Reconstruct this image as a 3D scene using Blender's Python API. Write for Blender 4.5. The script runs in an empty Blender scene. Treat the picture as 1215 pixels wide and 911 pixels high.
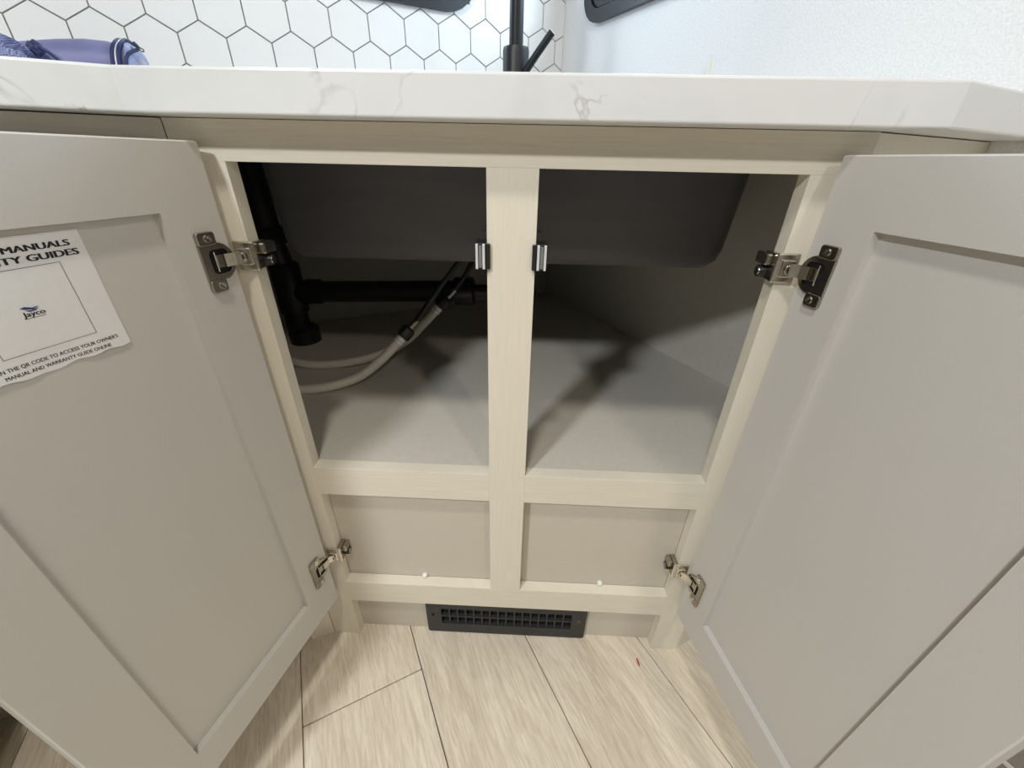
import bpy, bmesh, math, random
from mathutils import Vector, Matrix
from mathutils.geometry import tessellate_polygon

sc = bpy.context.scene
COL = sc.collection
random.seed(7)

# ------------------------------------------------------------------ camera
PITCH, YAW, ROLL = 0.5094, -0.0271, 0.0226
CAM = Vector((0.0154, -0.4258, 0.7937))
fw = Vector((math.sin(YAW)*math.cos(PITCH), math.cos(YAW)*math.cos(PITCH), -math.sin(PITCH)))
rt = Vector((math.cos(YAW), -math.sin(YAW), 0)); up = rt.cross(fw)
r2 = math.cos(ROLL)*rt + math.sin(ROLL)*up
u2 = -math.sin(ROLL)*rt + math.cos(ROLL)*up
cam = bpy.data.cameras.new('camera')
cam.sensor_width = 36; cam.sensor_fit = 'HORIZONTAL'
cam.lens = 36*476.08/1215
cam.clip_start = 0.01
co = bpy.data.objects.new('camera', cam); COL.objects.link(co)
M = Matrix((r2, u2, -fw)).transposed().to_4x4(); M.translation = CAM
co.matrix_world = M
sc.camera = co

# ------------------------------------------------------------------ world, lights, exposure
w = bpy.data.worlds.new('world'); sc.world = w; w.use_nodes = True
bg = w.node_tree.nodes['Background']
bg.inputs[0].default_value = (0.90, 0.95, 1.0, 1); bg.inputs[1].default_value = 0.03

def puck(name, loc, power, size, color):
    l = bpy.data.lights.new(name, 'AREA'); l.shape = 'DISK'; l.size = size; l.energy = power; l.color = color
    o = bpy.data.objects.new(name, l); COL.objects.link(o); o.location = loc
    return o
WARM = (1.0, 0.90, 0.76)
puck('ceiling_lamp', (-0.83, -1.42, 1.9), 35, 0.20, (.94, .98, 1.0))
puck('ceiling_lamp', (0.78, -1.42, 1.9), 9.5, 0.12, WARM)
puck('ceiling_lamp', (-0.10, -0.62, 1.9), 9.5, 0.14, (1.0, .95, .86))
def daylight(origin_x, origin_z, w_, h_, rotz, power):
    # daylight entering through a window of the place: stands outside the pane and faces the room
    l = bpy.data.lights.new('window_daylight', 'AREA'); l.shape = 'RECTANGLE'; l.size = w_; l.size_y = h_; l.energy = power; l.color = (.80, .90, 1.0)
    o = bpy.data.objects.new('window_daylight', l); COL.objects.link(o)
    R = Matrix.Rotation(rotz, 4, 'Z'); o.visible_camera = True; o.visible_transmission = True
    o.matrix_world = Matrix.Translation((.0898, .9085, 0)) @ R @ Matrix.Translation((origin_x, .07, origin_z)) @ Matrix.Rotation(math.radians(-90), 4, 'X')
    return o
daylight(-.535, 1.29, .53, .35, math.radians(28.5), 8)
daylight(.442, 1.27, .60, .34, math.radians(-61.5), 8)

vs = sc.view_settings
vs.view_transform = 'Standard'; vs.look = 'None'; vs.gamma = 1; vs.use_curve_mapping = False
vs.exposure = 0.0

# ------------------------------------------------------------------ materials
def srgb(c):
    return tuple(((v/255)/12.92 if v/255 <= .04045 else ((v/255+.055)/1.055)**2.4) for v in c) + (1,)

def mat(name, rgb, rough=.5, metal=0.0, spec=.5, grain=0.0, gscale=(8, 8, 200), bump=0.0, coat=0.0, dark=None, alpha=1, trans=0.0):
    m = bpy.data.materials.new(name); m.use_nodes = True
    nt = m.node_tree; b = nt.nodes['Principled BSDF']
    b.inputs['Roughness'].default_value = rough
    b.inputs['Metallic'].default_value = metal
    b.inputs['Specular IOR Level'].default_value = spec
    b.inputs['Coat Weight'].default_value = coat
    b.inputs['Transmission Weight'].default_value = trans
    c = srgb(rgb)
    b.inputs['Base Color'].default_value = c
    tc = nt.nodes.new('ShaderNodeTexCoord'); mp = nt.nodes.new('ShaderNodeMapping')
    mp.inputs['Scale'].default_value = gscale
    nt.links.new(tc.outputs['Object'], mp.inputs[0])
    no = nt.nodes.new('ShaderNodeTexNoise'); no.inputs['Scale'].default_value = 1; no.inputs['Detail'].default_value = 4
    nt.links.new(mp.outputs[0], no.inputs[0])
    rp = nt.nodes.new('ShaderNodeValToRGB')
    d = srgb(dark) if dark else tuple(v*(1-max(grain, .02)) for v in c[:3]) + (1,)
    rp.color_ramp.elements[0].color = d; rp.color_ramp.elements[0].position = .35
    rp.color_ramp.elements[1].color = c; rp.color_ramp.elements[1].position = .65
    nt.links.new(no.outputs[0], rp.inputs[0]); nt.links.new(rp.outputs[0], b.inputs['Base Color'])
    if bump:
        bu = nt.nodes.new('ShaderNodeBump'); bu.inputs['Strength'].default_value = bump; bu.inputs['Distance'].default_value = .001
        nt.links.new(no.outputs[0], bu.inputs['Height']); nt.links.new(bu.outputs[0], b.inputs['Normal'])
    return m

VIN = (226, 219, 203)
m_rail = mat('vinyl_horizontal_grain', VIN, .5, grain=.07, gscale=(14, 14, 420), bump=.25)
m_stile = mat('vinyl_vertical_grain', VIN, .5, grain=.05, gscale=(380, 380, 14), bump=.2)
m_door = mat('door_vinyl', (200, 197, 192), .42, grain=.02, gscale=(500, 500, 500), bump=.05)
m_panel = mat('inset_vinyl', (200, 193, 179), .5, grain=.03, gscale=(60, 60, 200), bump=.1)
m_inside = mat('cabinet_interior', (200, 196, 186), .6, grain=.05, gscale=(120, 120, 120), bump=.05)
m_dark = mat('black_plastic', (30, 31, 33), .42, grain=.1, gscale=(90, 90, 90))
m_pipe = mat('black_drain_plastic', (24, 25, 30), .38, grain=.1, gscale=(60, 60, 60))
m_vent = mat('black_vent_enamel', (40, 42, 43), .5, grain=.1, gscale=(200, 200, 200), bump=.15)
m_void = mat('painted_dark_and_seal', (6, 6, 8), .9)  # near-black: painted dark of register and hinge hollows, plus the real window seal
m_sink = mat('sink_underside', (90, 90, 95), .5, grain=.12, gscale=(10, 10, 60))
m_chrome = mat('nickel_plate', (225, 219, 206), .24, metal=1, grain=.05, gscale=(300, 300, 300))
m_chromed = mat('dark_nickel', (176, 170, 158), .26, metal=1, grain=.1, gscale=(300, 300, 300))
m_steel = mat('bright_steel', (238, 242, 244), .3, metal=.35)
m_grey = mat('grey_magnet', (120, 120, 118), .5)
m_white = mat('white_plastic', (236, 236, 232), .35)
m_hose = mat('white_hose', (222, 218, 205), .35, grain=.06, gscale=(80, 80, 80))
m_paper = mat('sticker_paper', (232, 232, 232), .6, grain=.02, gscale=(200, 200, 200))
m_ink = mat('black_ink', (22, 20, 28), .6)
m_inkb = mat('blue_ink', (40, 60, 120), .6)
m_red = mat('red_plastic', (190, 20, 35), .4)
m_grout = mat('grey_grout', (150, 148, 143), .9, grain=.1, gscale=(300, 300, 300), bump=.3)
m_tile = mat('white_hex_tile', (244, 243, 240), .25, grain=.015, gscale=(30, 30, 30))
m_wall = mat('textured_white_wall', (251, 251, 251), .8, grain=.12, gscale=(420, 420, 420), bump=.6)
m_base = mat('grey_baseboard', (135, 131, 122), .6, grain=.1, gscale=(60, 60, 60))
m_sub = mat('subfloor', (60, 52, 44), .9)
m_blue = mat('periwinkle_satin', (120, 123, 166), .5, grain=.2, gscale=(22, 22, 40), bump=.2)
m_navy = mat('navy_piping', (40, 48, 92), .5, grain=.15, gscale=(200, 200, 200))
m_lblue = mat('pale_blue_lining', (138, 145, 182), .5, grain=.1, gscale=(60, 60, 60))
m_frame = mat('window_frame_black', (38, 42, 48), .4, grain=.1, gscale=(50, 50, 50))
def glass():
    m = bpy.data.materials.new('window_glass'); m.use_nodes = True; nt = m.node_tree
    nt.nodes.remove(nt.nodes['Principled BSDF'])
    t = nt.nodes.new('ShaderNodeBsdfTransparent'); t.inputs[0].default_value = (.85, .9, .93, 1)
    g = nt.nodes.new('ShaderNodeBsdfGlossy'); g.inputs['Roughness'].default_value = .02
    mx = nt.nodes.new('ShaderNodeMixShader'); mx.inputs[0].default_value = .06
    nt.links.new(t.outputs[0], mx.inputs[1]); nt.links.new(g.outputs[0], mx.inputs[2])
    nt.links.new(mx.outputs[0], nt.nodes['Material Output'].inputs[0]); return m
m_glass = glass()
m_clear = mat('clear_plastic', (240, 242, 245), .15, trans=.85)

def mesh_weave():
    m = mat('blue_mesh_fabric', (110, 124, 190), .6)
    nt = m.node_tree; b = nt.nodes['Principled BSDF']
    tc = nt.nodes.new('ShaderNodeTexCoord'); ck = nt.nodes.new('ShaderNodeTexChecker')
    ck.inputs['Scale'].default_value = 520; ck.inputs[1].default_value = srgb((160, 168, 205)); ck.inputs[2].default_value = srgb((78, 86, 130))
    nt.links.new(tc.outputs['Object'], ck.inputs[0]); nt.links.new(ck.outputs[0], b.inputs['Base Color'])
    return m
m_weave = mesh_weave()

def marble():
    m = bpy.data.materials.new('white_marble_laminate'); m.use_nodes = True
    nt = m.node_tree; b = nt.nodes['Principled BSDF']; b.inputs['Roughness'].default_value = .35
    tc = nt.nodes.new('ShaderNodeTexCoord')
    no = nt.nodes.new('ShaderNodeTexNoise'); no.inputs['Scale'].default_value = 5; no.inputs['Detail'].default_value = 6; no.inputs['Distortion'].default_value = 1.2
    nt.links.new(tc.outputs['Object'], no.inputs[0])
    # thin veins where the distorted noise crosses .5
    s = nt.nodes.new('ShaderNodeMath'); s.operation = 'SUBTRACT'; s.inputs[1].default_value = .5
    a = nt.nodes.new('ShaderNodeMath'); a.operation = 'ABSOLUTE'
    nt.links.new(no.outputs[0], s.inputs[0]); nt.links.new(s.outputs[0], a.inputs[0])
    n2 = nt.nodes.new('ShaderNodeTexNoise'); n2.inputs['Scale'].default_value = 11; n2.inputs['Detail'].default_value = 3
    nt.links.new(tc.outputs['Object'], n2.inputs[0])
    r1 = nt.nodes.new('ShaderNodeValToRGB'); r1.color_ramp.elements[0].position = 0; r1.color_ramp.elements[0].color = (1, 1, 1, 1)
    r1.color_ramp.elements[1].position = .010; r1.color_ramp.elements[1].color = (0, 0, 0, 1)
    nt.links.new(a.outputs[0], r1.inputs[0])
    r2_ = nt.nodes.new('ShaderNodeValToRGB'); r2_.color_ramp.elements[0].position = .50; r2_.color_ramp.elements[1].position = .62
    nt.links.new(n2.outputs[0], r2_.inputs[0])
    mu = nt.nodes.new('ShaderNodeMath'); mu.operation = 'MULTIPLY'
    nt.links.new(r1.outputs[0], mu.inputs[0]); nt.links.new(r2_.outputs[0], mu.inputs[1])
    mu2 = nt.nodes.new('ShaderNodeMath'); mu2.operation = 'MULTIPLY'; mu2.inputs[1].default_value = .5
    nt.links.new(mu.outputs[0], mu2.inputs[0])
    mx = nt.nodes.new('ShaderNodeMix'); mx.data_type = 'RGBA'
    mx.inputs[6].default_value = srgb((224, 226, 227)); mx.inputs[7].default_value = srgb((128, 124, 122))
    nt.links.new(mu2.outputs[0], mx.inputs[0])
    # soft grey clouds
    r3 = nt.nodes.new('ShaderNodeValToRGB'); r3.color_ramp.elements[0].position = .5; r3.color_ramp.elements[0].color = (1, 1, 1, 1)
    r3.color_ramp.elements[1].position = .8; r3.color_ramp.elements[1].color = (.84, .84, .85, 1)
    nt.links.new(no.outputs[0], r3.inputs[0])
    m2 = nt.nodes.new('ShaderNodeMix'); m2.data_type = 'RGBA'; m2.blend_type = 'MULTIPLY'; m2.inputs[0].default_value = 1
    nt.links.new(mx.outputs[2], m2.inputs[6]); nt.links.new(r3.outputs[0], m2.inputs[7])
    nt.links.new(m2.outputs[2], b.inputs['Base Color'])
    return m
m_marble = marble()

def oak():
    m = bpy.data.materials.new('pale_oak_plank'); m.use_nodes = True
    nt = m.node_tree; b = nt.nodes['Principled BSDF']; b.inputs['Roughness'].default_value = .5
    tc = nt.nodes.new('ShaderNodeTexCoord'); oi = nt.nodes.new('ShaderNodeObjectInfo')
    off = nt.nodes.new('ShaderNodeVectorMath'); off.operation = 'SCALE'; off.inputs[0].default_value = (7, 13, 5)
    nt.links.new(oi.outputs['Random'], off.inputs['Scale'])
    ad = nt.nodes.new('ShaderNodeVectorMath'); ad.operation = 'ADD'
    nt.links.new(tc.outputs['Object'], ad.inputs[0]); nt.links.new(off.outputs[0], ad.inputs[1])
    def noise(scale, detail, dist, vec):
        mp = nt.nodes.new('ShaderNodeMapping'); mp.inputs['Scale'].default_value = vec; mp.inputs['Location'].default_value = (scale*3, 0, 0)
        nt.links.new(ad.outputs[0], mp.inputs[0])
        n = nt.nodes.new('ShaderNodeTexNoise'); n.inputs['Scale'].default_value = scale; n.inputs['Detail'].default_value = detail; n.inputs['Distortion'].default_value = dist
        nt.links.new(mp.outputs[0], n.inputs[0]); return n
    nA = noise(1, 6, .8, (26, 260, 1))      # fine fibres
    nB = noise(1, 3, 1.6, (2.4, 9, 1))     # broad figure
    # cathedral rings from the broad figure
    mul = nt.nodes.new('ShaderNodeMath'); mul.operation = 'MULTIPLY'; mul.inputs[1].default_value = 22
    sn = nt.nodes.new('ShaderNodeMath'); sn.operation = 'SINE'
    nt.links.new(nB.outputs[0], mul.inputs[0]); nt.links.new(mul.outputs[0], sn.inputs[0])
    r1 = nt.nodes.new('ShaderNodeValToRGB')
    r1.color_ramp.elements[0].position = .3; r1.color_ramp.elements[0].color = srgb((205, 193, 174))
    r1.color_ramp.elements[1].position = .62; r1.color_ramp.elements[1].color = srgb((229, 219, 202))
    nt.links.new(nA.outputs[0], r1.inputs[0])
    r2_ = nt.nodes.new('ShaderNodeValToRGB')
    r2_.color_ramp.elements[0].position = .0; r2_.color_ramp.elements[0].color = (.93, .918, .90, 1)
    r2_.color_ramp.elements[1].position = .5; r2_.color_ramp.elements[1].color = (1, 1, 1, 1)
    nt.links.new(sn.outputs[0], r2_.inputs[0])
    nC = noise(1, 2, 0, (3, 9, 1))
    r3 = nt.nodes.new('ShaderNodeValToRGB')
    r3.color_ramp.elements[0].position = .3; r3.color_ramp.elements[0].color = (.86, .84, .82, 1)
    r3.color_ramp.elements[1].position = .6; r3.color_ramp.elements[1].color = (1, 1, 1, 1)
    nt.links.new(nC.outputs[0], r3.inputs[0])
    x1 = nt.nodes.new('ShaderNodeMix'); x1.data_type = 'RGBA'; x1.blend_type = 'MULTIPLY'; x1.inputs[0].default_value = .8
    nt.links.new(r1.outputs[0], x1.inputs[6]); nt.links.new(r2_.outputs[0], x1.inputs[7])
    x2 = nt.nodes.new('ShaderNodeMix'); x2.data_type = 'RGBA'; x2.blend_type = 'MULTIPLY'; x2.inputs[0].default_value = 1
    nt.links.new(x1.outputs[2], x2.inputs[6]); nt.links.new(r3.outputs[0], x2.inputs[7])
    nt.links.new(x2.outputs[2], b.inputs['Base Color'])
    bu = nt.nodes.new('ShaderNodeBump'); bu.inputs['Strength'].default_value = .25; bu.inputs['Distance'].default_value = .0006
    nt.links.new(nA.outputs[0], bu.inputs['Height']); nt.links.new(bu.outputs[0], b.inputs['Normal'])
    return m
m_oak = oak()

# ------------------------------------------------------------------ helpers
def mesh_from(bm, name, m, smooth=False, autos=False):
    bmesh.ops.recalc_face_normals(bm, faces=bm.faces)
    me = bpy.data.meshes.new(name); bm.to_mesh(me); bm.free()
    if m: me.materials.append(m)
    if smooth:
        me.polygons.foreach_set('use_smooth', [True]*len(me.polygons))
        if autos:
            try: me.set_sharp_from_angle(angle=math.radians(40))
            except Exception: pass
    return me
def link(name, me, parent=None, loc=(0, 0, 0), rotz=0):
    o = bpy.data.objects.new(name, me); COL.objects.link(o)
    o.parent = parent; o.location = loc; o.rotation_euler = (0, 0, rotz)
    return o
def obj(name, bm, m, parent=None, loc=(0, 0, 0), rotz=0, smooth=False, label=None):
    o = link(name, mesh_from(bm, name, m, smooth, smooth), parent, loc, rotz)
    if label: o['label'] = label
    return o
def empty(name, loc=(0, 0, 0), rotz=0):
    o = bpy.data.objects.new(name, None); COL.objects.link(o); o.location = loc; o.rotation_euler = (0, 0, rotz); o.empty_display_size = .05
    return o
def tag(o, label, cat, group=None):
    o['label'] = label; o['category'] = cat
    if group: o['group'] = group
    return o
def struct(o):
    o['kind'] = 'structure'; return o
def box(bm, x0, x1, y0, y1, z0, z1, bev=0.0, seg=2):
    r = bmesh.ops.create_cube(bm, size=1)
    for v in r['verts']:
        v.co = Vector(((x0+x1)/2+v.co.x*(x1-x0), (y0+y1)/2+v.co.y*(y1-y0), (z0+z1)/2+v.co.z*(z1-z0)))
    if bev:
        es = list({e for v in r['verts'] for e in v.link_edges})
        bmesh.ops.bevel(bm, geom=es, offset=bev, segments=seg, affect='EDGES', profile=.5)
    return bm
def bx(*a, **k):
    return box(bmesh.new(), *a, **k)
def prism(bm, pts, z0, z1, axis='z', bev=0.0):
    """extrude a polygon; pts are 2-D. axis z: (x,y)->z ; axis y: (x,z)->y from z0 to z1"""
    def P(p, h): return Vector((p[0], p[1], h)) if axis == 'z' else Vector((p[0], h, p[1]))
    a = [bm.verts.new(P(p, z0)) for p in pts]; b = [bm.verts.new(P(p, z1)) for p in pts]
    n = len(pts); fs = [bm.faces.new(a), bm.faces.new(b)]
    for i in range(n): bm.faces.new((a[i], a[(i+1) % n], b[(i+1) % n], b[i]))
    if bev:
        es = list({e for f in fs for e in f.edges})
        bmesh.ops.bevel(bm, geom=es, offset=bev, segments=2, affect='EDGES', profile=.5)
    return bm
def ring_prism(bm, outer, inner, z0, z1, axis='z'):
    """extruded polygon with a hole"""
    def P(p, h): return Vector((p[0], p[1], h)) if axis == 'z' else Vector((p[0], h, p[1]))
    o3 = [Vector((p[0], p[1], 0)) for p in outer]; i3 = [Vector((p[0], p[1], 0)) for p in inner]
    tris = tessellate_polygon([o3, i3]); allp = list(outer)+list(inner)
    for h in (z0, z1):
        vs_ = [bm.verts.new(P(p, h)) for p in allp]
        for t in tris:
            try: bm.faces.new([vs_[i] for i in t])
            except ValueError: pass
        if h == z0: A = vs_
        else: B = vs_
    for s, n in ((0, len(outer)), (len(outer), len(inner))):
        for i in range(n):
            j = (i+1) % n; bm.faces.new((A[s+i], A[s+j], B[s+j], B[s+i]))
    return bm
def rrect(x0, x1, y0, y1, r, n=6):
    out = []
    for cx, cy, a0 in ((x1-r, y1-r, 0), (x0+r, y1-r, 90), (x0+r, y0+r, 180), (x1-r, y0+r, 270)):
        for i in range(n+1):
            a = math.radians(a0+90*i/n); out.append((cx+r*math.cos(a), cy+r*math.sin(a)))
    return out
def tube(bm, pts, rad, n=12, caps=True):
    pts = [Vector(p) for p in pts]
    R_ = rad if isinstance(rad, (list, tuple)) else [rad]*len(pts)
    t0 = (pts[1]-pts[0]).normalized(); u = t0.orthogonal().normalized(); rings = []
    for i, p in enumerate(pts):
        t = ((pts[min(i+1, len(pts)-1)]-p).normalized() + (p-pts[max(i-1, 0)]).normalized()).normalized() if 0 < i < len(pts)-1 else ((pts[1]-pts[0]) if i == 0 else (pts[-1]-pts[-2])).normalized()
        u = (u - t*u.dot(t)).normalized(); v = t.cross(u)
        rings.append([bm.verts.new(p+(u*math.cos(2*math.pi*k/n)+v*math.sin(2*math.pi*k/n))*R_[i]) for k in range(n)])
    for a, b in zip(rings, rings[1:]):
        for k in range(n): bm.faces.new((a[k], a[(k+1) % n], b[(k+1) % n], b[k]))
    if caps: bm.faces.new(rings[0]); bm.faces.new(rings[-1])
    return bm
def spline(P, per=8):
    P = [Vector(p) for p in P]; out = []
    for i in range(len(P)-1):
        a, b, c, d = P[max(i-1, 0)], P[i], P[i+1], P[min(i+2, len(P)-1)]
        for k in range(per):
            t = k/per
            out.append(.5*((2*b)+(-a+c)*t+(2*a-5*b+4*c-d)*t*t+(-a+3*b-3*c+d)*t**3))
    out.append(P[-1]); return out
def xform(bm, mtx):
    bmesh.ops.transform(bm, matrix=mtx, verts=bm.verts); return bm
def text_bm(s, width, height, bold=.0):
    cu = bpy.data.curves.new('t', 'FONT'); cu.body = s; cu.size = 1; cu.resolution_u = 3
    o = bpy.data.objects.new('t', cu); COL.objects.link(o)
    dg = bpy.context.evaluated_depsgraph_get(); me = bpy.data.meshes.new_from_object(o.evaluated_get(dg))
    bpy.data.objects.remove(o); bm = bmesh.new()
    for dx in ((0,) if not bold else (-bold, -bold/3, bold/3, bold)):
        n = len(bm.verts); bm.from_mesh(me); bm.verts.ensure_lookup_table()
        for v in bm.verts[n:]: v.co.x += dx; v.co.z += dx*.001
    bpy.data.meshes.remove(me)
    xs = [v.co.x for v in bm.verts]; x0, x1 = min(xs), max(xs)
    for v in bm.verts: v.co = Vector(((v.co.x-x0)/(x1-x0)*width, v.co.y/.72*height, v.co.z))
    return bm

# ------------------------------------------------------------------ plan geometry
ANG = math.radians(28.5); ANL = math.radians(24.5)
A = Vector((math.cos(ANG), math.sin(ANG), 0)); B = Vector((math.sin(ANG), -math.cos(ANG), 0))
CORNER = Vector((.0898, .9085, 0))
def meet(p, d, q, e):
    den = d.x*e.y-d.y*e.x; t = ((q.x-p.x)*e.y-(q.y-p.y)*e.x)/den; return p+d*t
ZC0, ZC1 = .8218, .8542            # countertop bottom / top
X_IN, X_OUT = .274, .3225          # inner / outer edge of the outer stiles
Z_A, Z_B, Z_C, Z_D, Z_E = .787, .4098, .3589, .1547, .1035

# ------------------------------------------------------------------ floor of separate planks
floor = struct(obj('floor', bx(-.80, 2.4, -2.6, .51, -.03, -.006), m_sub, rotz=ANG-math.pi/2))
PW = .1925
plank_meshes = {}
def plank(x0, x1, k):
    y0 = .0398+PW*k; y1 = y0+PW
    if y1 > .512: y1 = .512
    L = round(x1-x0, 3); key = (L, round(y1-y0, 3))
    if key not in plank_meshes:
        plank_meshes[key] = mesh_from(bx(-L/2+.0010, L/2-.0010, -(y1-y0)/2+.0007, (y1-y0)/2-.0007, -.0059, 0, bev=.0006, seg=1), 'plank', m_oak)
    o = link('plank', plank_meshes[key], floor, ((x0+x1)/2, (y0+y1)/2, random.uniform(-.0003, 0)))
    return o
for k in range(-12, 3):
    cut = {-2: -.02, -1: .62, 0: .75, 1: .55, 2: .9}.get(k, random.uniform(-.3, .9))
    xs = [-.7556]
    c = cut-1.22*math.ceil((cut+.7556)/1.22)+1.22
    while c < 2.3:
        if c > xs[-1]+.05: xs.append(c)
        c += 1.22
    xs.append(2.35)
    for a_, b_ in zip(xs, xs[1:]): plank(a_, b_, k)

# ------------------------------------------------------------------ walls (local x along wall, local y>0 into the wall)
def wall_with_window(name, x0, x1, z1, hole, m, loc, rotz):
    hx0, hx1, hz0, hz1 = hole; bm = bmesh.new(); T = .05
    box(bm, x0, x1, 0, T, 0, hz0); box(bm, x0, x1, 0, T, hz1, z1)
    box(bm, x0, hx0, 0, T, hz0, hz1); box(bm, hx1, x1, 0, T, hz0, hz1)
    return struct(obj(name, bm, m, loc=loc, rotz=rotz))
WL = (-.235-.60, -.235, 1.0790, 1.50)        # left window frame outline on the left wall
WR = (.103, .78, 1.0665, 1.48)
IN = .032
wall_left = wall_with_window('wall_left', -2.3, .05, 2.0, (WL[0]+IN, WL[1]-IN, WL[2]+IN, WL[3]-IN), m_grout, CORNER, ANG)
wall_right = wall_with_window('wall_right', 0, 2.4, 2.0, (WR[0]+IN, WR[1]-IN, WR[2]+IN, WR[3]-IN), m_wall, CORNER, ANG-math.pi/2)

def window(name, R_, loc, rotz, rad):
    x0, x1, z0, z1 = R_
    fr = struct(obj(name, ring_prism(bmesh.new(), rrect(x0, x1, z0, z1, rad), rrect(x0+.024, x1-.024, z0+.024, z1-.024, rad-.022), -.014, -.0035, axis='y'), m_frame, loc=loc, rotz=rotz))
    g = .0265
    obj('window_frame', ring_prism(bmesh.new(), rrect(x0+g, x1-g, z0+g, z1-g, rad-.024), rrect(x0+g+.022, x1-g-.022, z0+g+.022, z1-g-.022, rad-.04), -.010, -.0035, axis='y'), m_frame, fr)
    obj('seal', ring_prism(bmesh.new(), rrect(x0+.022, x1-.022, z0+.022, z1-.022, rad-.02), rrect(x0+g+.02, x1-g-.02, z0+g+.02, z1-g-.02, rad-.04), -.006, .02, axis='y'), m_void, fr)
    obj('pane', prism(bmesh.new(), rrect(x0+g+.015, x1-g-.015, z0+g+.015, z1-g-.015, rad-.036), .008, .012, axis='y'), m_glass, fr)
    return fr
window('window_1', WL, CORNER, ANG, .078)
window('window_2', WR, CORNER, ANG-math.pi/2, .058)

# hexagon tiles, each its own object on the left wall
S = .077; SIDE = .04446; GAP = .0011
def clip(poly, ax, val, keep_less):
    out = []
    for i in range(len(poly)):
        p, q = poly[i], poly[(i+1) % len(poly)]
        pi, qi = (p[ax] <= val) == keep_less, (q[ax] <= val) == keep_less
        if pi: out.append(p)
        if pi != qi:
            t = (val-p[ax])/(q[ax]-p[ax]); out.append((p[0]+(q[0]-p[0])*t, p[1]+(q[1]-p[1])*t))
    return out
hexbase = [((S/2-GAP)/math.cos(math.pi/6)*math.sin(math.radians(60*i)), (S/2-GAP)/math.cos(math.pi/6)*math.cos(math.radians(60*i))) for i in range(6)]
hexmesh = mesh_from(prism(bmesh.new(), hexbase, -.003, 0, axis='y', bev=.0004), 'hex_tile', m_tile)
HX0, HX1, HZ0, HZ1 = WL[0]+.02, WL[1]-.02, WL[2]+.02, WL[3]-.02
for row in range(-3, 8):
    for kx in range(-24, 5):
        cx = -.2163+S*kx+(S/2 if row % 2 else 0); cz = 1.0347+row*.06668+.0079*(cx+.2179)
        if cz > 1.56 or cz < .84 or cx < -1.72: continue
        poly = [(cx+p[0], cz+p[1]) for p in hexbase]; n0 = poly[:]
        poly = clip(poly, 0, -.001, True)
        if len(poly) >= 3: poly = clip(poly, 1, ZC1+.0012, False)
        if len(poly) < 3: continue
        xs = [p[0] for p in poly]; zs = [p[1] for p in poly]
        pieces = [poly]
        if min(xs) < HX1 and max(xs) > HX0 and max(zs) > HZ0 and min(zs) < HZ1:
            mid_ = clip(clip(poly, 0, HX1, True), 0, HX0, False) if poly else []
            pieces = [clip(poly, 0, HX1, False), clip(poly, 0, HX0, True)] + ([clip(mid_, 1, HZ0, True), clip(mid_, 1, HZ1, False)] if len(mid_) > 2 else [])
        for pc in pieces:
            if len(pc) < 3: continue
            px_ = [p[0] for p in pc]; pz_ = [p[1] for p in pc]
            if max(px_)-min(px_) < .004 or max(pz_)-min(pz_) < .004: continue
            if pc == n0: link('hex_tile', hexmesh, wall_left, (cx, 0, cz))
            else: obj('hex_tile', prism(bmesh.new(), pc, -.003, 0, axis='y'), m_tile, wall_left)

# baseboard on the right wall, seen past the open right door
bb = struct(obj('baseboard_right', bx(.66, 2.4, -.008, 0, 0, .16), m_base, loc=CORNER, rotz=ANG-math.pi/2))
obj('bead', bx(.66, 2.4, -.0105, -.008, .108, .115, bev=.001), m_panel, bb)

# ------------------------------------------------------------------ countertop
CF_L = Vector((-.3245, -.033, 0)); CF_R = Vector((.3505, -.033, 0))
DL = Vector((-math.cos(ANL), -math.sin(ANL), 0))
tile_off = B*.0035; wall_off = -Vector((math.cos(ANG), math.sin(ANG), 0))*.001
P_lw = CF_L+DL*1.25
P_lw2 = meet(P_lw, -B, CORNER+tile_off, A)
P_c = meet(CORNER+tile_off, A, CORNER+wall_off, B)
P_rw = meet(CF_R, A, CORNER+wall_off, B)
outer = [P_lw, CF_L, CF_R, P_rw, P_c, P_lw2]
hole = rrect(-.27, .26, .18, .42, .04)
bm = ring_prism(bmesh.new(), [(p.x, p.y) for p in outer], hole, ZC0, ZC1)
bmesh.ops.remove_doubles(bm, verts=bm.verts, dist=1e-6)
bmesh.ops.recalc_face_normals(bm, faces=bm.faces)
es = [e for e in bm.edges if e.calc_face_angle(0) > .7 and abs(e.verts[0].co.z-e.verts[1].co.z) < 1e-5]
bmesh.ops.bevel(bm, geom=es, offset=.0022, segments=3, affect='EDGES', profile=.5)
tag(obj('countertop', bm, m_marble), 'white marble-look countertop with grey veins running over the open cabinet', 'countertop')

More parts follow.
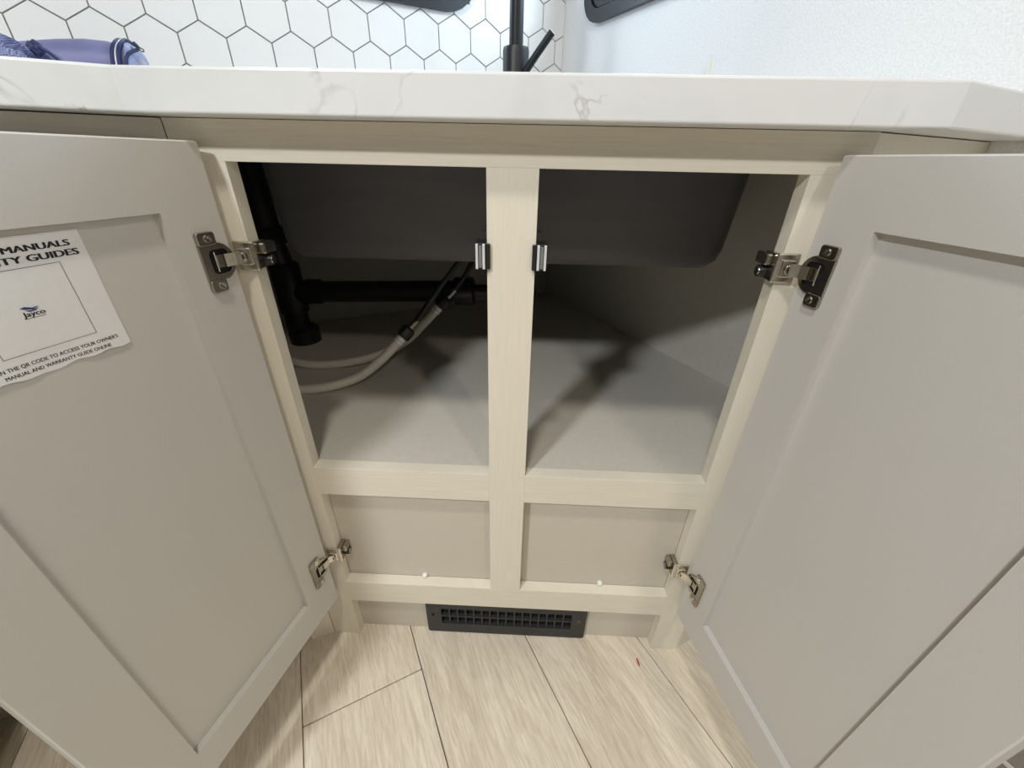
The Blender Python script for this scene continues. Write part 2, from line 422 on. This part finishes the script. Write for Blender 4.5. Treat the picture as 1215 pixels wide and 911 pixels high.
# ------------------------------------------------------------------ sink: basin hull hanging under the countertop
def basin(shr, z0, z1, inset):
    # loops from top flange down; returns closed shell
    bm = bmesh.new(); rings = []
    def ring(x0, x1, y0, y1, r, z): rings.append([bm.verts.new((p[0], p[1], z)) for p in rrect(x0, x1, y0, y1, r, 6)])
    X0, X1, Y0, Y1 = -.346, .3060, .150, .452
    ring(X0, X1, Y0, Y1, .03, ZC0-.001)
    ring(X0+.004, X1-.004, Y0+.002, Y1-.002, .03, .775)
    ring(X0+.010, X1-.012, Y0+.004, Y1-.004, .03, .690)
    ring(X0+.013, X1-.016, Y0+.007, Y1-.007, .03, .674)
    ring(X0+.022, X1-.026, Y0+.015, Y1-.015, .028, .664)
    ring(X0+.035, X1-.038, Y0+.028, Y1-.028, .02, .661)
    # floor then inside wall going up
    ring(X0+.045, X1-.045, Y0+.036, Y1-.036, .02, .668)
    ring(X0+.045, X1-.045, Y0+.030, Y1-.030, .035, .69)
    ring(-.272, .262, .178, .422, .035, ZC0-.0005)
    for a, b in zip(rings, rings[1:]):
        n = len(a)
        for i in range(n): bm.faces.new((a[i], a[(i+1) % n], b[(i+1) % n], b[i]))
    n = len(rings[0])
    for i in range(n): bm.faces.new((rings[-1][i], rings[-1][(i+1) % n], rings[0][(i+1) % n], rings[0][i]))
    bm.faces.new(rings[5]); bm.faces.new(rings[6])
    return bm
bm = basin(0, 0, 0, 0)
sink = empty('sink', (0, 0, 0)); tag(sink, 'dark grey rounded sink basin hanging inside the cabinet under the countertop', 'sink')
obj('basin', bm, m_sink, sink, smooth=True)
obj('drain_flange', tube(bmesh.new(), [(-.2, .34, .662), (-.2, .34, .657), (-.2, .34, .657), (-.2, .34, .648)], [.04, .04, .022, .022], 20), m_pipe, sink, smooth=True)

# ------------------------------------------------------------------ faucet
fx, fy = -.0155, .482
fa = empty('faucet', (fx, fy, ZC1)); tag(fa, 'matte black faucet standing on the countertop between the two windows', 'faucet')
obj('base', tube(bmesh.new(), [(0, 0, 0), (0, 0, .004), (0, 0, .108), (0, 0, .1125), (0, 0, .1125)], [.024, .0232, .0232, .022, .014], 32), m_dark, fa, smooth=True)
neck = [(0, 0, .10), (0, 0, .2), (0, 0, .33)]+[(0+.0, -.09+.09*math.cos(a), .33+.09*math.sin(a)) for a in [math.radians(15*i) for i in range(1, 13)]]+[(0, -.18, .27)]
obj('spout', tube(bmesh.new(), neck, .0123, 20), m_dark, fa, smooth=True)
lv = empty('handle') if False else None
h = obj('handle', tube(bmesh.new(), [(.006, -.018, .060), (.036, -.026, .098), (.061, -.032, .1275)], [.0062, .0062, .0062], 16), m_dark, fa, smooth=True)
hd = (Vector((.061, -.032, .1275))-Vector((.036, -.026, .098))).normalized(); e0 = Vector((.061, -.032, .1275))
obj('handle_cap', tube(bmesh.new(), [e0, e0+hd*.0015], [.0062, .0055], 16), m_steel, h, smooth=True, label='bright tip of the handle')
obj('handle_joint', tube(bmesh.new(), [(.0, -.020, .058), (.004, -.028, .060), (.005, -.0295, .0602)], [.011, .011, .008], 18), m_steel, fa, smooth=True, label='bright round joint of the handle')

# ------------------------------------------------------------------ corner cabinet
cab = empty('cabinet'); tag(cab, 'greige corner cabinet below the countertop with both doors swung open', 'cabinet')
FT = .018
obj('stile', bx(-X_OUT, -X_IN, 0, FT, 0, Z_A, bev=.0003), m_stile, cab)
obj('stile', bx(X_IN, X_OUT, 0, FT, 0, Z_A, bev=.0003), m_stile, cab)
obj('stile', bx(-.025, .025, 0, FT, Z_D, Z_A, bev=.0003), m_stile, cab)
obj('rail', bx(-X_OUT, X_OUT, 0, FT, Z_A, ZC0-.0005, bev=.0003), m_rail, cab)
obj('rail', bx(-X_IN, -.0250, 0, FT, Z_C, Z_B, bev=.0004), m_rail, cab)
obj('rail', bx(.0250, X_IN, 0, FT, Z_C, Z_B, bev=.0004), m_rail, cab)
obj('rail', bx(-X_IN, X_IN, 0, FT, Z_E, Z_D, bev=.0004), m_rail, cab)
obj('inset_panel', bx(-X_IN-.0, -.020, FT+.0005, FT+.006, Z_E+.03, Z_C+.03), m_panel, cab)
obj('inset_panel', bx(.020, X_IN, FT+.0005, FT+.006, Z_E+.03, Z_C+.03), m_panel, cab)
obj('toe_kick', bx(-X_IN-.01, X_IN+.01, FT+.0005, FT+.012, 0.0005, Z_E+.025), m_panel, cab)
for x, z in ((-.1407, .1592), (.1625, .1602)):
    b_ = bmesh.new(); bmesh.ops.create_uvsphere(b_, u_segments=16, v_segments=10, radius=.005)
    xform(b_, Matrix.Translation((x, FT-.0015, z)))
    obj('bumper', b_, m_white, cab, smooth=True, label='tiny white round bumper')
# interior
part_d = Vector((-.55, .83, 0)).normalized(); part_p = Vector((-.332, FT+.002, 0))
lin = CORNER+B*.0045
PL2 = meet(part_p, part_d, lin, A)
rin = CORNER-A*.0045
PR1 = meet(Vector((X_OUT-.002, .014, 0)), A, rin, B)
PC = meet(lin, A, rin, B)
shelf_poly = [(-.330, FT), (X_OUT-.004, FT), (PR1.x, PR1.y), (PC.x, PC.y), (PL2.x, PL2.y)]
obj('cabinet_floor', prism(bmesh.new(), shelf_poly, .3965, .4085), m_inside, cab)
def slab(p, q, th, z0, z1):
    d = (q-p).normalized(); nrm = Vector((-d.y, d.x, 0))*th
    return prism(bmesh.new(), [(p.x, p.y), (q.x, q.y), (q.x+nrm.x, q.y+nrm.y), (p.x+nrm.x, p.y+nrm.y)], z0, z1)
obj('lining_panel', slab(PC, PR1, .0035, .4088, ZC0-.001), m_inside, cab)
obj('lining_panel', slab(PL2, PC, .0035, .4088, ZC0-.001), m_inside, cab)
obj('partition', slab(PL2+part_d*-.004, part_p, -.012, .0, ZC0-.001), m_inside, cab)
# right return panel of the cabinet (perpendicular to the right wall)
p0 = Vector((X_OUT+.0004, .0015, 0)); p1 = meet(p0, A, CORNER-A*.001, B)
obj('end_panel', slab(p0, p1, .012, .0, ZC0-.001), m_stile, cab)

# doors
DW, DZT, DZB, DE = .2941, .8031, .1305, .0555
def door(s, hx, hy, ang):
    """local x = away from the hinge, local y = inner-face normal side (s), built as frame ring + recessed panel"""
    t = .0185; rec = .0078; bm = bmesh.new()
    # cross-section loops on the inner face (y=0 is the inner face; body goes to y=-t)
    def loop(e, y): return [bm.verts.new((x, y, z)) for x, z in ((e, DZB+e), (DW-e, DZB+e), (DW-e, DZT-e), (e, DZT-e))]
    L = [loop(.0, -t), loop(.0, -.0012), loop(.0012, 0), loop(DE, 0), loop(DE+.0004, -rec)]
    for a, b in zip(L, L[1:]):
        for i in range(4): bm.faces.new((a[i], a[(i+1) % 4], b[(i+1) % 4], b[i]))
    bm.faces.new(L[0]); bm.faces.new(L[-1])
    # rounded hinge-side corners
    d = Vector((s*math.sin(ang), -math.cos(ang), 0)); ni = Vector((-s*math.cos(ang), -math.sin(ang), 0))
    Mx = Matrix(((d.x, ni.x, 0, hx), (d.y, ni.y, 0, hy), (0, 0, 1, 0), (0, 0, 0, 1)))
    vert = [e for e in bm.edges if abs(e.verts[0].co.x-e.verts[1].co.x) < 1e-6 and abs(e.verts[0].co.z-e.verts[1].co.z) < 1e-6 and abs(e.verts[0].co.y-e.verts[1].co.y) > .01 and min(e.verts[0].co.x, DW-e.verts[0].co.x) < .001]
    bmesh.ops.bevel(bm, geom=vert, offset=.003, segments=3, affect='EDGES', profile=.5)
    xform(bm, Mx)
    bmesh.ops.recalc_face_normals(bm, faces=bm.faces)
    o = obj('door', bm, m_door, cab)
    return o, Mx
doorL, ML = door(-1, -.2866, -.0114, .2398)
doorR, MR = door(1, .2903, -.0100, .2033)

# hinges
def hinge(s, MD, zc, hx, hy, low=False):
    H = obj('hinge', cup_bm(s, MD, zc), m_chromed, cab, smooth=False, label='nickel concealed hinge')
    def sub(name, bm, m, smooth=False): return obj(name, bm, m, H, smooth=smooth)
    # near-black sheet painted as the shaded hollow of the cup; pin and screws
    b = bmesh.new(); prism(b, rrect(.0075, .0275, zc-.0115, zc+.0115, .005, 4), .0002, .0010, axis='y'); sub('cup', xform(b, MD), m_void)
    b = bmesh.new(); tube(b, [(.0215, .0022, zc-.0095), (.0215, .0022, zc+.0095)], .0009, 8); sub('pin', xform(b, MD), m_chrome, True)
    b = bmesh.new(); box(b, .009, .0205, .0012, .0030, zc-.0060, zc+.0060, bev=.0005); sub('spring', xform(b, MD), m_chromed)
    for uz in (zc+.0222, zc-.0225):
        b = bmesh.new(); tube(b, [(.0242, .0038, uz), (.0242, .0049, uz), (.0242, .0050, uz), (.0242, .0043, uz)], [.0038, .0036, .0024, .0020], 14)
        o = sub('screw', xform(b, MD), m_chrome, True)
    # arm over the gap
    W = .0062
    d = Vector((MD[0][0], MD[1][0], 0)); ni = Vector((MD[0][1], MD[1][1], 0)); h0 = Vector((hx, hy, 0))
    path = [h0+d*.0125+ni*.0036, h0+d*.0035+ni*.0052, Vector((s*.2835, -.0125, 0)), Vector((s*.2800, -.0095, 0)), Vector((s*.2770, -.0085, 0))]
    b = bmesh.new(); top = []
    for off in (0, .0014):
        for z in (-W, W):
            top.append([b.verts.new((p.x-s*off*.6, p.y-off*.8, zc+z)) for p in path])
    a0, a1, b0, b1 = top
    for i in range(len(path)-1):
        for q, r in ((a0, a1), (a1, b1), (b1, b0), (b0, a0)): b.faces.new((q[i], q[i+1], r[i+1], r[i]))
    for i in (0, -1): b.faces.new((a0[i], a1[i], b1[i], b0[i]))
    sub('arm', b, m_chrome)
    # frame plate wrapping the stile
    def X(x): return s*x
    def bb_(x0, x1, *r, **k): a, c = sorted((X(x0), X(x1))); return bx(a, c, *r, **k)
    sub('frame_plate', bb_(.2895, .2665, -.0048, -.0006, zc-.0148, zc+.0148, bev=.0016), m_chrome)
    sub('plate_boss', bb_(.2855, .2720, -.0078, -.0046, zc-.0085, zc+.0085, bev=.0012), m_chrome)
    b = bmesh.new(); tube(b, [(X(.2790), -.0090, zc), (X(.2790), -.0102, zc), (X(.2790), -.0102, zc), (X(.2790), -.0094, zc)], [.0048, .0044, .0028, .0024], 16)
    sub('screw', b, m_chrome, True)
    dz = 0.0
    sub('side_flange', bb_(.2736, .2668, -.0046, .0195, zc-.0135, zc+.0135, bev=.0010), m_chromed)  # darker nickel puts the shade of the stile's inner side into the colour
    sub('side_clip', bb_(.2670, .2600, .0030, .0240, zc+.0010, zc+.0125, bev=.0018), m_chromed)
    b = bmesh.new(); tube(b, [(X(.2665), .0125, zc-.0062), (X(.2600), .0125, zc-.0062)], [.0068, .0060], 16)
    sub('adjuster', b, m_dark, True)
    b = bmesh.new(); tube(b, [(X(.2602), .0125, zc-.0062), (X(.2592), .0125, zc-.0062)], [.0046, .0040], 12)
    sub('adjuster_screw', b, m_chromed, True)
    return H
def cup_bm(s, MD, zc):
    bm = bmesh.new()
    out = [(.035, zc-.017), (.035, zc+.017)]
    for i in range(0, 13):
        a = math.radians(90+180*i/12); out.append((.0185+.0178*math.cos(a), zc+.0178*math.sin(a)))
    inner = rrect(.0075, .0275, zc-.0115, zc+.0115, .005, 4)
    ring_prism(bm, out, inner, .0002, .0030, axis='y')
    prism(bm, rrect(.0160, .0350, zc+.0160, zc+.0282, .0028, 3), .0002, .0040, axis='y', bev=.0007)
    prism(bm, rrect(.0180, .0352, zc-.0285, zc-.0163, .0028, 3), .0002, .0040, axis='y', bev=.0007)
    return xform(bm, MD)
hinge(-1, ML, .7000, -.2866, -.0114)
hinge(1, MR, .7030, .2903, -.0100)
hinge(-1, ML, .2275, -.2866, -.0114)
hinge(1, MR, .2268, .2903, -.0100)

# magnetic catches on both sides of the centre stile
for s in (-1, 1):
    def X2(x0, x1): return sorted((s*x0, s*x1))
    c = obj('magnetic_catch', bx(*X2(.0252, .0372), -.0035, .020, .6935, .7195, bev=.0008), m_dark, cab)
    obj('mounting_tab', bx(*X2(.0215, .0256), -.0045, -.0002, .6935, .7190, bev=.0006), m_dark, c)
    obj('magnet', bx(*X2(.0300, .0330), -.0050, -.0030, .6955, .7175), m_grey, c)
    obj('strike_strip', bx(*X2(.0337, .0362), -.0064, -.0030, .6940, .7190, bev=.0005), m_steel, c)
    obj('strike_strip', bx(*X2(.0266, .0292), -.0064, -.0030, .6940, .7190, bev=.0005), m_steel, c)
    obj('clip', bx(*X2(.0254, .0300), .004, .012, .7300, .7318), m_dark, c)

# ------------------------------------------------------------------ left wing cabinet
wing = empty('cabinet', (-X_OUT-.0006, .0005, 0), ANL); tag(wing, 'shaded greige base cabinet running on behind the left open door', 'cabinet')
obj('stile', bx(-.040, -.0005, 0, FT, 0, .770, bev=.0003), m_stile, wing)
obj('rail', bx(-1.2, -.0005, 0, FT, .770, ZC0-.001, bev=.0003), m_rail, wing)
obj('rail', bx(-1.2, -.0402, 0, FT, .095, .140, bev=.0006), m_rail, wing)
obj('toe_kick', bx(-1.2, -.030, .05, .06, 0.0005, .12), m_panel, wing)
obj('body', bx(-1.2, -.0402, FT+.001, .04, .12, ZC0-.003), m_inside, wing)
def wing_front(x0, x1, z0, z1):
    bm = bmesh.new(); e = .055
    def loop(ee, y): return [bm.verts.new((x, y, z)) for x, z in ((x0+ee, z0+ee), (x1-ee, z0+ee), (x1-ee, z1-ee), (x0+ee, z1-ee))]
    L = [loop(0, -.0006), loop(0, -.018), loop(.0012, -.0192), loop(e, -.0192), loop(e, -.0127)]
    for a, b in zip(L, L[1:]):
        for i in range(4): bm.faces.new((a[i], a[(i+1) % 4], b[(i+1) % 4], b[i]))
    bm.faces.new(L[0]); bm.faces.new(L[-1]); return bm
obj('door', wing_front(-.45, -.024, .130, .8042), m_door, wing)
obj('door', wing_front(-.88, -.454, .130, .8042), m_door, wing)

# ------------------------------------------------------------------ added return leg at the lower left, sized to throw the floor shadow
added_return = empty('cabinet', Vector((-.717, -.171, 0))+B*.030, ANG-math.pi/2); tag(added_return, 'added dark shaded cabinet end beyond the left open door, throwing the floor shadow', 'cabinet')
obj('body', bx(0, .44, -.50, 0, .090, ZC0-.001, bev=.001), m_stile, added_return)
obj('toe_kick', bx(.02, .42, -.46, -.045, .0005, .0895), m_panel, added_return)
tag(obj('countertop', bx(.022, .46, -.50, .022, ZC0, ZC1, bev=.002), m_marble, loc=Vector((-.717, -.171, 0))+B*.030, rotz=ANG-math.pi/2), 'white marble-look countertop on the added cabinet beyond the left open door', 'countertop')

# ------------------------------------------------------------------ floor register in the toe kick
vent = empty('floor_register', (0, FT, 0)); tag(vent, 'long black slotted air register set in the toe kick above the floor', 'vent')
vy0, vy1 = -.0085, -.0005
vx0, vx1, vz0, vz1 = -.1450, .1492, .0035, .0895
gx0, gx1, gz0, gz1 = -.1175, .1225, .0300, .0748
bm = bmesh.new(); ring_prism(bm, rrect(vx0, vx1, vz0, vz1, .004, 3), rrect(gx0, gx1, gz0, gz1, .0015, 2), vy0, vy1, axis='y')
obj('face_plate', bm, m_vent, vent)
obj('painted_duct_dark', bx(gx0, gx1, -.0012, -.0004, gz0, gz1), m_void, vent)  # near-black sheet paints the darkness behind the slats
for i in range(1, 16):
    x = gx0+(gx1-gx0)*i/16
    obj('slat', bx(x-.0014, x+.0014, vy0+.001, vy1-.001, gz0, gz1), m_vent, vent)
zc = (gz0+gz1)/2
obj('crossbar', bx(gx0, gx1, vy0+.0006, vy1-.001, zc-.0016, zc+.0016), m_vent, vent)
for x in (-.133, .1365):
    b_ = bmesh.new(); tube(b_, [(x, vy0+.001, .056), (x, vy0-.0008, .056), (x, vy0-.0008, .056), (x, vy0-.0002, .056)], [.0034, .0030, .0020, .0016], 12); obj('screw', b_, m_dark if x < 0 else m_chromed, vent, smooth=True)

# ------------------------------------------------------------------ drain pipe
dp = empty('drain_pipe', (-.508, .44, .4085)); tag(dp, 'black plastic drain pipe rising and crossing the cabinet behind the hoses', 'pipe')
def lp(x, y, z): return (x+.508, y-.44, z-.4085)
obj('riser', tube(bmesh.new(), [lp(-.5085, .44, .409), lp(-.509, .44, .56), lp(-.524, .44, .64), lp(-.528, .44, .815)], .0250, 20), m_pipe, dp, smooth=True)
obj('tee', tube(bmesh.new(), [lp(-.5085, .44, .480), lp(-.5085, .44, .482), lp(-.5085, .44, .585), lp(-.5085, .44, .590)], [.026, .0300, .0300, .026], 24), m_pipe, dp, smooth=True)
obj('lower_coupling', tube(bmesh.new(), [lp(-.500, .44, .409), lp(-.500, .44, .437), lp(-.502, .44, .442)], [.034, .034, .026], 24), m_pipe, dp, smooth=True)
obj('union_nut', tube(bmesh.new(), [lp(-.520, .44, .622), lp(-.521, .44, .625), lp(-.524, .44, .655), lp(-.525, .44, .658)], [.028, .0315, .0315, .028], 16), m_pipe, dp, smooth=True)
obj('cross_pipe', tube(bmesh.new(), [lp(-.495, .44, .5265), lp(-.12, .44, .5400)], .0228, 24), m_pipe, dp, smooth=True)
obj('coupling', tube(bmesh.new(), [lp(-.470, .44, .5275), lp(-.468, .44, .5275), lp(-.440, .44, .5285), lp(-.438, .44, .5285)], [.024, .0270, .0270, .024], 24), m_pipe, dp, smooth=True)
obj('coupling', tube(bmesh.new(), [lp(-.140, .44, .5392), lp(-.138, .44, .5393), lp(-.098, .44, .5408), lp(-.095, .44, .5409)], [.024, .0300, .0300, .026], 12), m_pipe, dp, smooth=True)
obj('outlet_pipe', tube(bmesh.new(), spline([lp(-.100, .44, .541), lp(-.060, .44, .541), lp(-.02, .445, .545), lp(.0, .46, .575), lp(.0, .47, .64)], 5), .0150, 18), m_pipe, dp, smooth=True)

# ------------------------------------------------------------------ water hoses
def hose(name, pts, rad, label, c0, c1, tip, c2):
    H = empty(name, (0, 0, .4085)); tag(H, label, 'hose', 'white water hoses lying on the cabinet floor')
    L = Vector((0, 0, .4085)); pts = [Vector(p)-L for p in pts]
    obj('tubing', tube(bmesh.new(), spline(pts, 10), rad, 16), m_hose, H, smooth=True)
    d = (pts[-1]-pts[-2]).normalized(); e = pts[-1]
    obj('crimp_ring', tube(bmesh.new(), [e-d*.014, e-d*.010], rad*1.22, 16), m_steel, H, smooth=True, label='metal crimp ring')
    obj('crimp_ring', tube(bmesh.new(), [e-d*.007, e-d*.003], rad*1.15, 16), m_steel, H, smooth=True, label='metal crimp ring')
    obj('fitting', tube(bmesh.new(), [e, e+d*.003, e+d*c0, e+d*(c0+.004)], [rad*1.3, c1, c1, c1*.75], 10), m_dark, H, label='black plastic fitting')
    e2 = e+d*(c0+.004)
    obj('ferrule', tube(bmesh.new(), [e2, e2+d*.022], rad*.62, 14), m_chromed, H, smooth=True)
    t = [Vector(p)-L for p in tip]
    obj('supply_tube', tube(bmesh.new(), spline([e2+d*.018]+t, 8), c2, 12), m_dark, H, smooth=True, label='thin dark supply tube')
    return H
hose('water_hose', [(-.525, .330, .4175), (-.49, .325, .4175), (-.43, .300, .4175), (-.37, .305, .4175), (-.300, .330, .425), (-.235, .355, .452), (-.195, .375, .488), (-.163, .385, .521)], .0088,
     'white water hose lying farther back with its fitting at the drain pipe', .022, .0140, [(-.095, .415, .610), (-.065, .472, .72), (-.05, .476, .815)], .0052)
hose('water_hose', [(-.462, .222, .4175), (-.44, .206, .4175), (-.415, .197, .4175), (-.355, .205, .4180), (-.300, .235, .425), (-.262, .265, .447), (-.232, .290, .4745), (-.222, .298, .485)], .0090,
     'white water hose curving nearest the front with its black fitting lower', .020, .0135, [(-.150, .330, .575), (-.118, .338, .6150), (-.105, .342, .632)], .0052)

# ------------------------------------------------------------------ sticker on the left door
stk = empty('sticker'); tag(stk, 'white printed paper sticker about manuals on the left open door', 'sticker')
REC = -.0078
def on_door(u, z, lift): return ML @ Vector((u, REC+lift, z))
def curl(u, z):
    j_ = min(1, max(0, (.7424-z)/.0914)); return .0003+.0014*j_**4*(.5+.5*math.sin((u-.114)/.0935*9))
bm = bmesh.new(); NX, NZ = 24, 18; grid = []
for j in range(NZ+1):
    row = []
    for i in range(NX+1):
        f = i/NX; u = .1140+(.2075-.1140)*f
        zb = .6512 - .0016*math.exp(-((u-.172)/.010)**2) + .0008*math.sin(u*300)
        z = .7424-(.7424-zb)*(j/NZ)
        lift = curl(u, z)
        row.append(bm.verts.new(on_door(u, z, lift)))
    grid.append(row)
for j in range(NZ):
    for i in range(NX): bm.faces.new((grid[j][i], grid[j][i+1], grid[j+1][i+1], grid[j+1][i]))
bmesh.ops.recalc_face_normals(bm, faces=bm.faces)
ox = bmesh.ops.solidify(bm, geom=bm.faces[:], thickness=.0002)
obj('paper', bm, m_paper, stk, smooth=True)
def print_text(s, u_left, u_right, zb, h_, bold, m, name='lettering'):
    """reading direction runs from large u to small u"""
    b = text_bm(s, u_left-u_right, h_, bold)
    for v in b.verts: v.co = on_door(u_left-v.co.x, zb+v.co.y, curl(u_left-v.co.x, zb+v.co.y)+.0004+v.co.z)
    return obj(name, b, m, stk)
print_text("OWNER'S MANUALS", .1995, .1220, .7322, .0043, .045, m_ink)
print_text("WARRANTY GUIDES", .2025, .1190, .7254, .0045, .045, m_ink)
print_text("SCAN THE QR CODE TO ACCESS YOUR OWNER'S", .2000, .1210, .6586, .0028, .018, m_ink)
print_text("MANUAL AND WARRANTY GUIDE ONLINE", .1930, .1282, .6536, .0027, .018, m_ink)
print_text("Jayco", .1670, .1546, .6906, .0034, .03, m_ink)
b = bmesh.new()
def quad(u0, u1, z0, z1):
    b.faces.new([b.verts.new(on_door(u, z, curl(u, z)+.0004)) for u, z in ((u0, z0), (u1, z0), (u1, z1), (u0, z1))])
for u0, u1, z0, z1 in ((.1330, .1886, .7220, .7223), (.1330, .1886, .6670, .6673), (.1330, .1333, .6673, .7220), (.1883, .1886, .6673, .7220)): quad(u0, u1, z0, z1)
obj('printed_frame', b, m_ink, stk)
b = bmesh.new(); quad(.1550, .1668, .6892, .6895); obj('underline', b, m_ink, stk)
b = bmesh.new()
for pl_ in (((.1668, .6968), (.1640, .6975), (.1600, .6960), (.1562, .6966), (.1600, .6948), (.1640, .6955)),
            ((.1648, .6950), (.1615, .6945), (.1585, .6950), (.1566, .6957), (.1590, .6938), (.1625, .6936))):
    b.faces.new([b.verts.new(on_door(u, z, curl(u, z)+.0004)) for u, z in pl_])
obj('bird_emblem', b, m_inkb, stk)

# ------------------------------------------------------------------ red scrap on the floor
red = obj('plastic_scrap', bx(-.0011, .0011, -.0062, .0062, 0, .0018, bev=.0004), m_red, loc=(.2452, -.0266, .0002), rotz=math.radians(8))
tag(red, 'tiny red plastic scrap lying on the pale plank floor', 'scrap')

# ------------------------------------------------------------------ pouch on the countertop (local x along the left wall)
pouch = empty('pouch', CORNER+A*-.93+B*.20+Vector((0, 0, ZC1+.0005)), ANG); tag(pouch, 'periwinkle blue fabric pouch lying on the countertop by the tiled wall', 'pouch')
def loft(secs, n=20, sq=2.6):
    """secs: (x, half depth, height, z0, yoff)"""
    bm = bmesh.new(); R_ = []
    for x, hd_, ht, z0, yo in secs:
        ring = []
        for k in range(n):
            a = 2*math.pi*k/n; c, s_ = math.cos(a), math.sin(a)
            ring.append(bm.verts.new((x, yo+hd_*math.copysign(abs(c)**(2/sq), c), z0+ht/2+ht/2*math.copysign(abs(s_)**(2/sq), s_))))
        R_.append(ring)
    for a, b2 in zip(R_, R_[1:]):
        for k in range(n): bm.faces.new((a[k], a[(k+1) % n], b2[(k+1) % n], b2[k]))
    bm.faces.new(R_[0]); bm.faces.new(R_[-1]); return bm
T0 = -.93
obj('fabric_body', loft([(-.200, .020, .058, 0, 0), (-.19, .045, .066, 0, 0), (-.12, .055, .069, 0, 0), (-.06, .052, .066, 0, 0), (-.02, .050, .073, 0, 0), (.01, .050, .0765, 0, 0), (.035, .048, .0765, 0, 0), (.048, .046, .0735, 0, 0)]), m_blue, pouch, smooth=True)
obj('end_pocket', loft([(.047, .044, .072, 0, 0), (.056, .046, .078, 0, 0), (.060, .043, .077, 0, 0), (.068, .030, .068, 0, 0), (.071, .012, .050, 0, 0)], sq=3), m_lblue, pouch, smooth=True, label='pale blue end pocket')
def arch(x, hd_, z1, lean=0): return [(x+lean*0, -hd_, .0), (x, -hd_-.001, z1*.45), (x+lean*.4, -hd_+.004, z1*.8), (x+lean, -hd_*.45, z1), (x+lean, hd_*.4, z1), (x+lean*.4, hd_-.002, z1*.8), (x, hd_, 0)]
for xx, z1, m_ in ((.0375, .0775, m_navy), (.0445, .078, m_navy), (.0415, .0782, m_steel)):
    obj('zipper_trim', tube(bmesh.new(), spline(arch(xx, .049, z1, .012), 5), .0024 if m_ is m_navy else .0012, 8), m_, pouch, smooth=True)
obj('piping', tube(bmesh.new(), spline([(.049, -.047, .0), (.052, -.047, .040), (.058, -.044, .058), (.0705, -.032, .068), (.066, -.02, .076)], 6), .0022, 8), m_navy, pouch, smooth=True)
obj('zipper_pull', tube(bmesh.new(), [Vector(p) for p in ((.060, -.036, .076), (.070, -.038, .069), (.0745, -.038, .0645), (.0775, -.038, .0645), (.0775, -.038, .0670), (.0735, -.038, .0690), (.070, -.038, .0695))], .0008, 6), m_dark, pouch, smooth=True)
# folded mesh flap to the far end, gathered by a knot
b = bmesh.new()
def flap(b):
    secs = [(-.20, -.050, .094), (-.13, -.055, .086), (-.085, -.060, .078), (-.062, -.062, .066), (-.044, -.062, .058), (-.036, -.060, .052)]
    lows = [.0, .0, .0, .006, .020, .034]; G = []
    for (x, y, zt), zl in zip(secs, lows):
        G.append([b.verts.new((x, y+(.016*math.sin(f*7+x*60)-.008)+(-.012*f*(1-f)*4), zl+(zt-zl)*f)) for f in [i/8 for i in range(9)]] + [b.verts.new((x, y+.018, zt-.004)), b.verts.new((x, y+.05, max(zt-.022, .004)))])
    for p, q in zip(G, G[1:]):
        for i in range(len(p)-1): b.faces.new((p[i], p[i+1], q[i+1], q[i]))
    bmesh.ops.recalc_face_normals(b, faces=b.faces); bmesh.ops.solidify(b, geom=b.faces[:], thickness=.0012)
flap(b); obj('mesh_flap', b, m_weave, pouch, smooth=True, label='woven mesh flap')
b = bmesh.new(); bmesh.ops.create_icosphere(b, subdivisions=3, radius=.0085)
for v in b.verts: v.co *= 1+.18*math.sin(v.co.x*900)*math.sin(v.co.z*800+1)
xform(b, Matrix.Translation((-.033, -.064, .053))); obj('knot', b, m_navy, pouch, smooth=True)
obj('cord', tube(bmesh.new(), spline([(-.030, -.067, .053), (-.020, -.071, .050), (-.008, -.066, .035), (.002, -.062, .018), (.008, -.060, .002)], 6), .0022, 8), m_navy, pouch, smooth=True)
cl = bmesh.new(); GG = []
for i in range(7):
    f = i/6; GG.append([cl.verts.new((.064+.026*f, -.03+.004*math.sin(g*5+f*3), g*(.060-.045*f*f))) for g in [j/5 for j in range(6)]])
for p, q in zip(GG, GG[1:]):
    for i in range(5): cl.faces.new((p[i], p[i+1], q[i+1], q[i]))
bmesh.ops.solidify(cl, geom=cl.faces[:], thickness=.0005)
obj('plastic_tab', cl, m_clear, pouch, smooth=True, label='clear plastic tab at the zipper end')

# ------------------------------------------------------------------ white pointed spout by the right wall
sp = CORNER+B*.636-A*.10
b = bmesh.new(); tube(b, [(0, 0, 0), (0, 0, .030), (0, .001, .058), (.0015, .002, .078), (.002, .002, .082)], [.0085, .0075, .0055, .0032, .0012], 16)
sq_ = obj('nozzle', b, m_white, loc=(.2800, .3490, ZC1+.0003), smooth=True)
tag(sq_, 'small white pointed plastic nozzle standing on the countertop by the textured wall', 'nozzle')
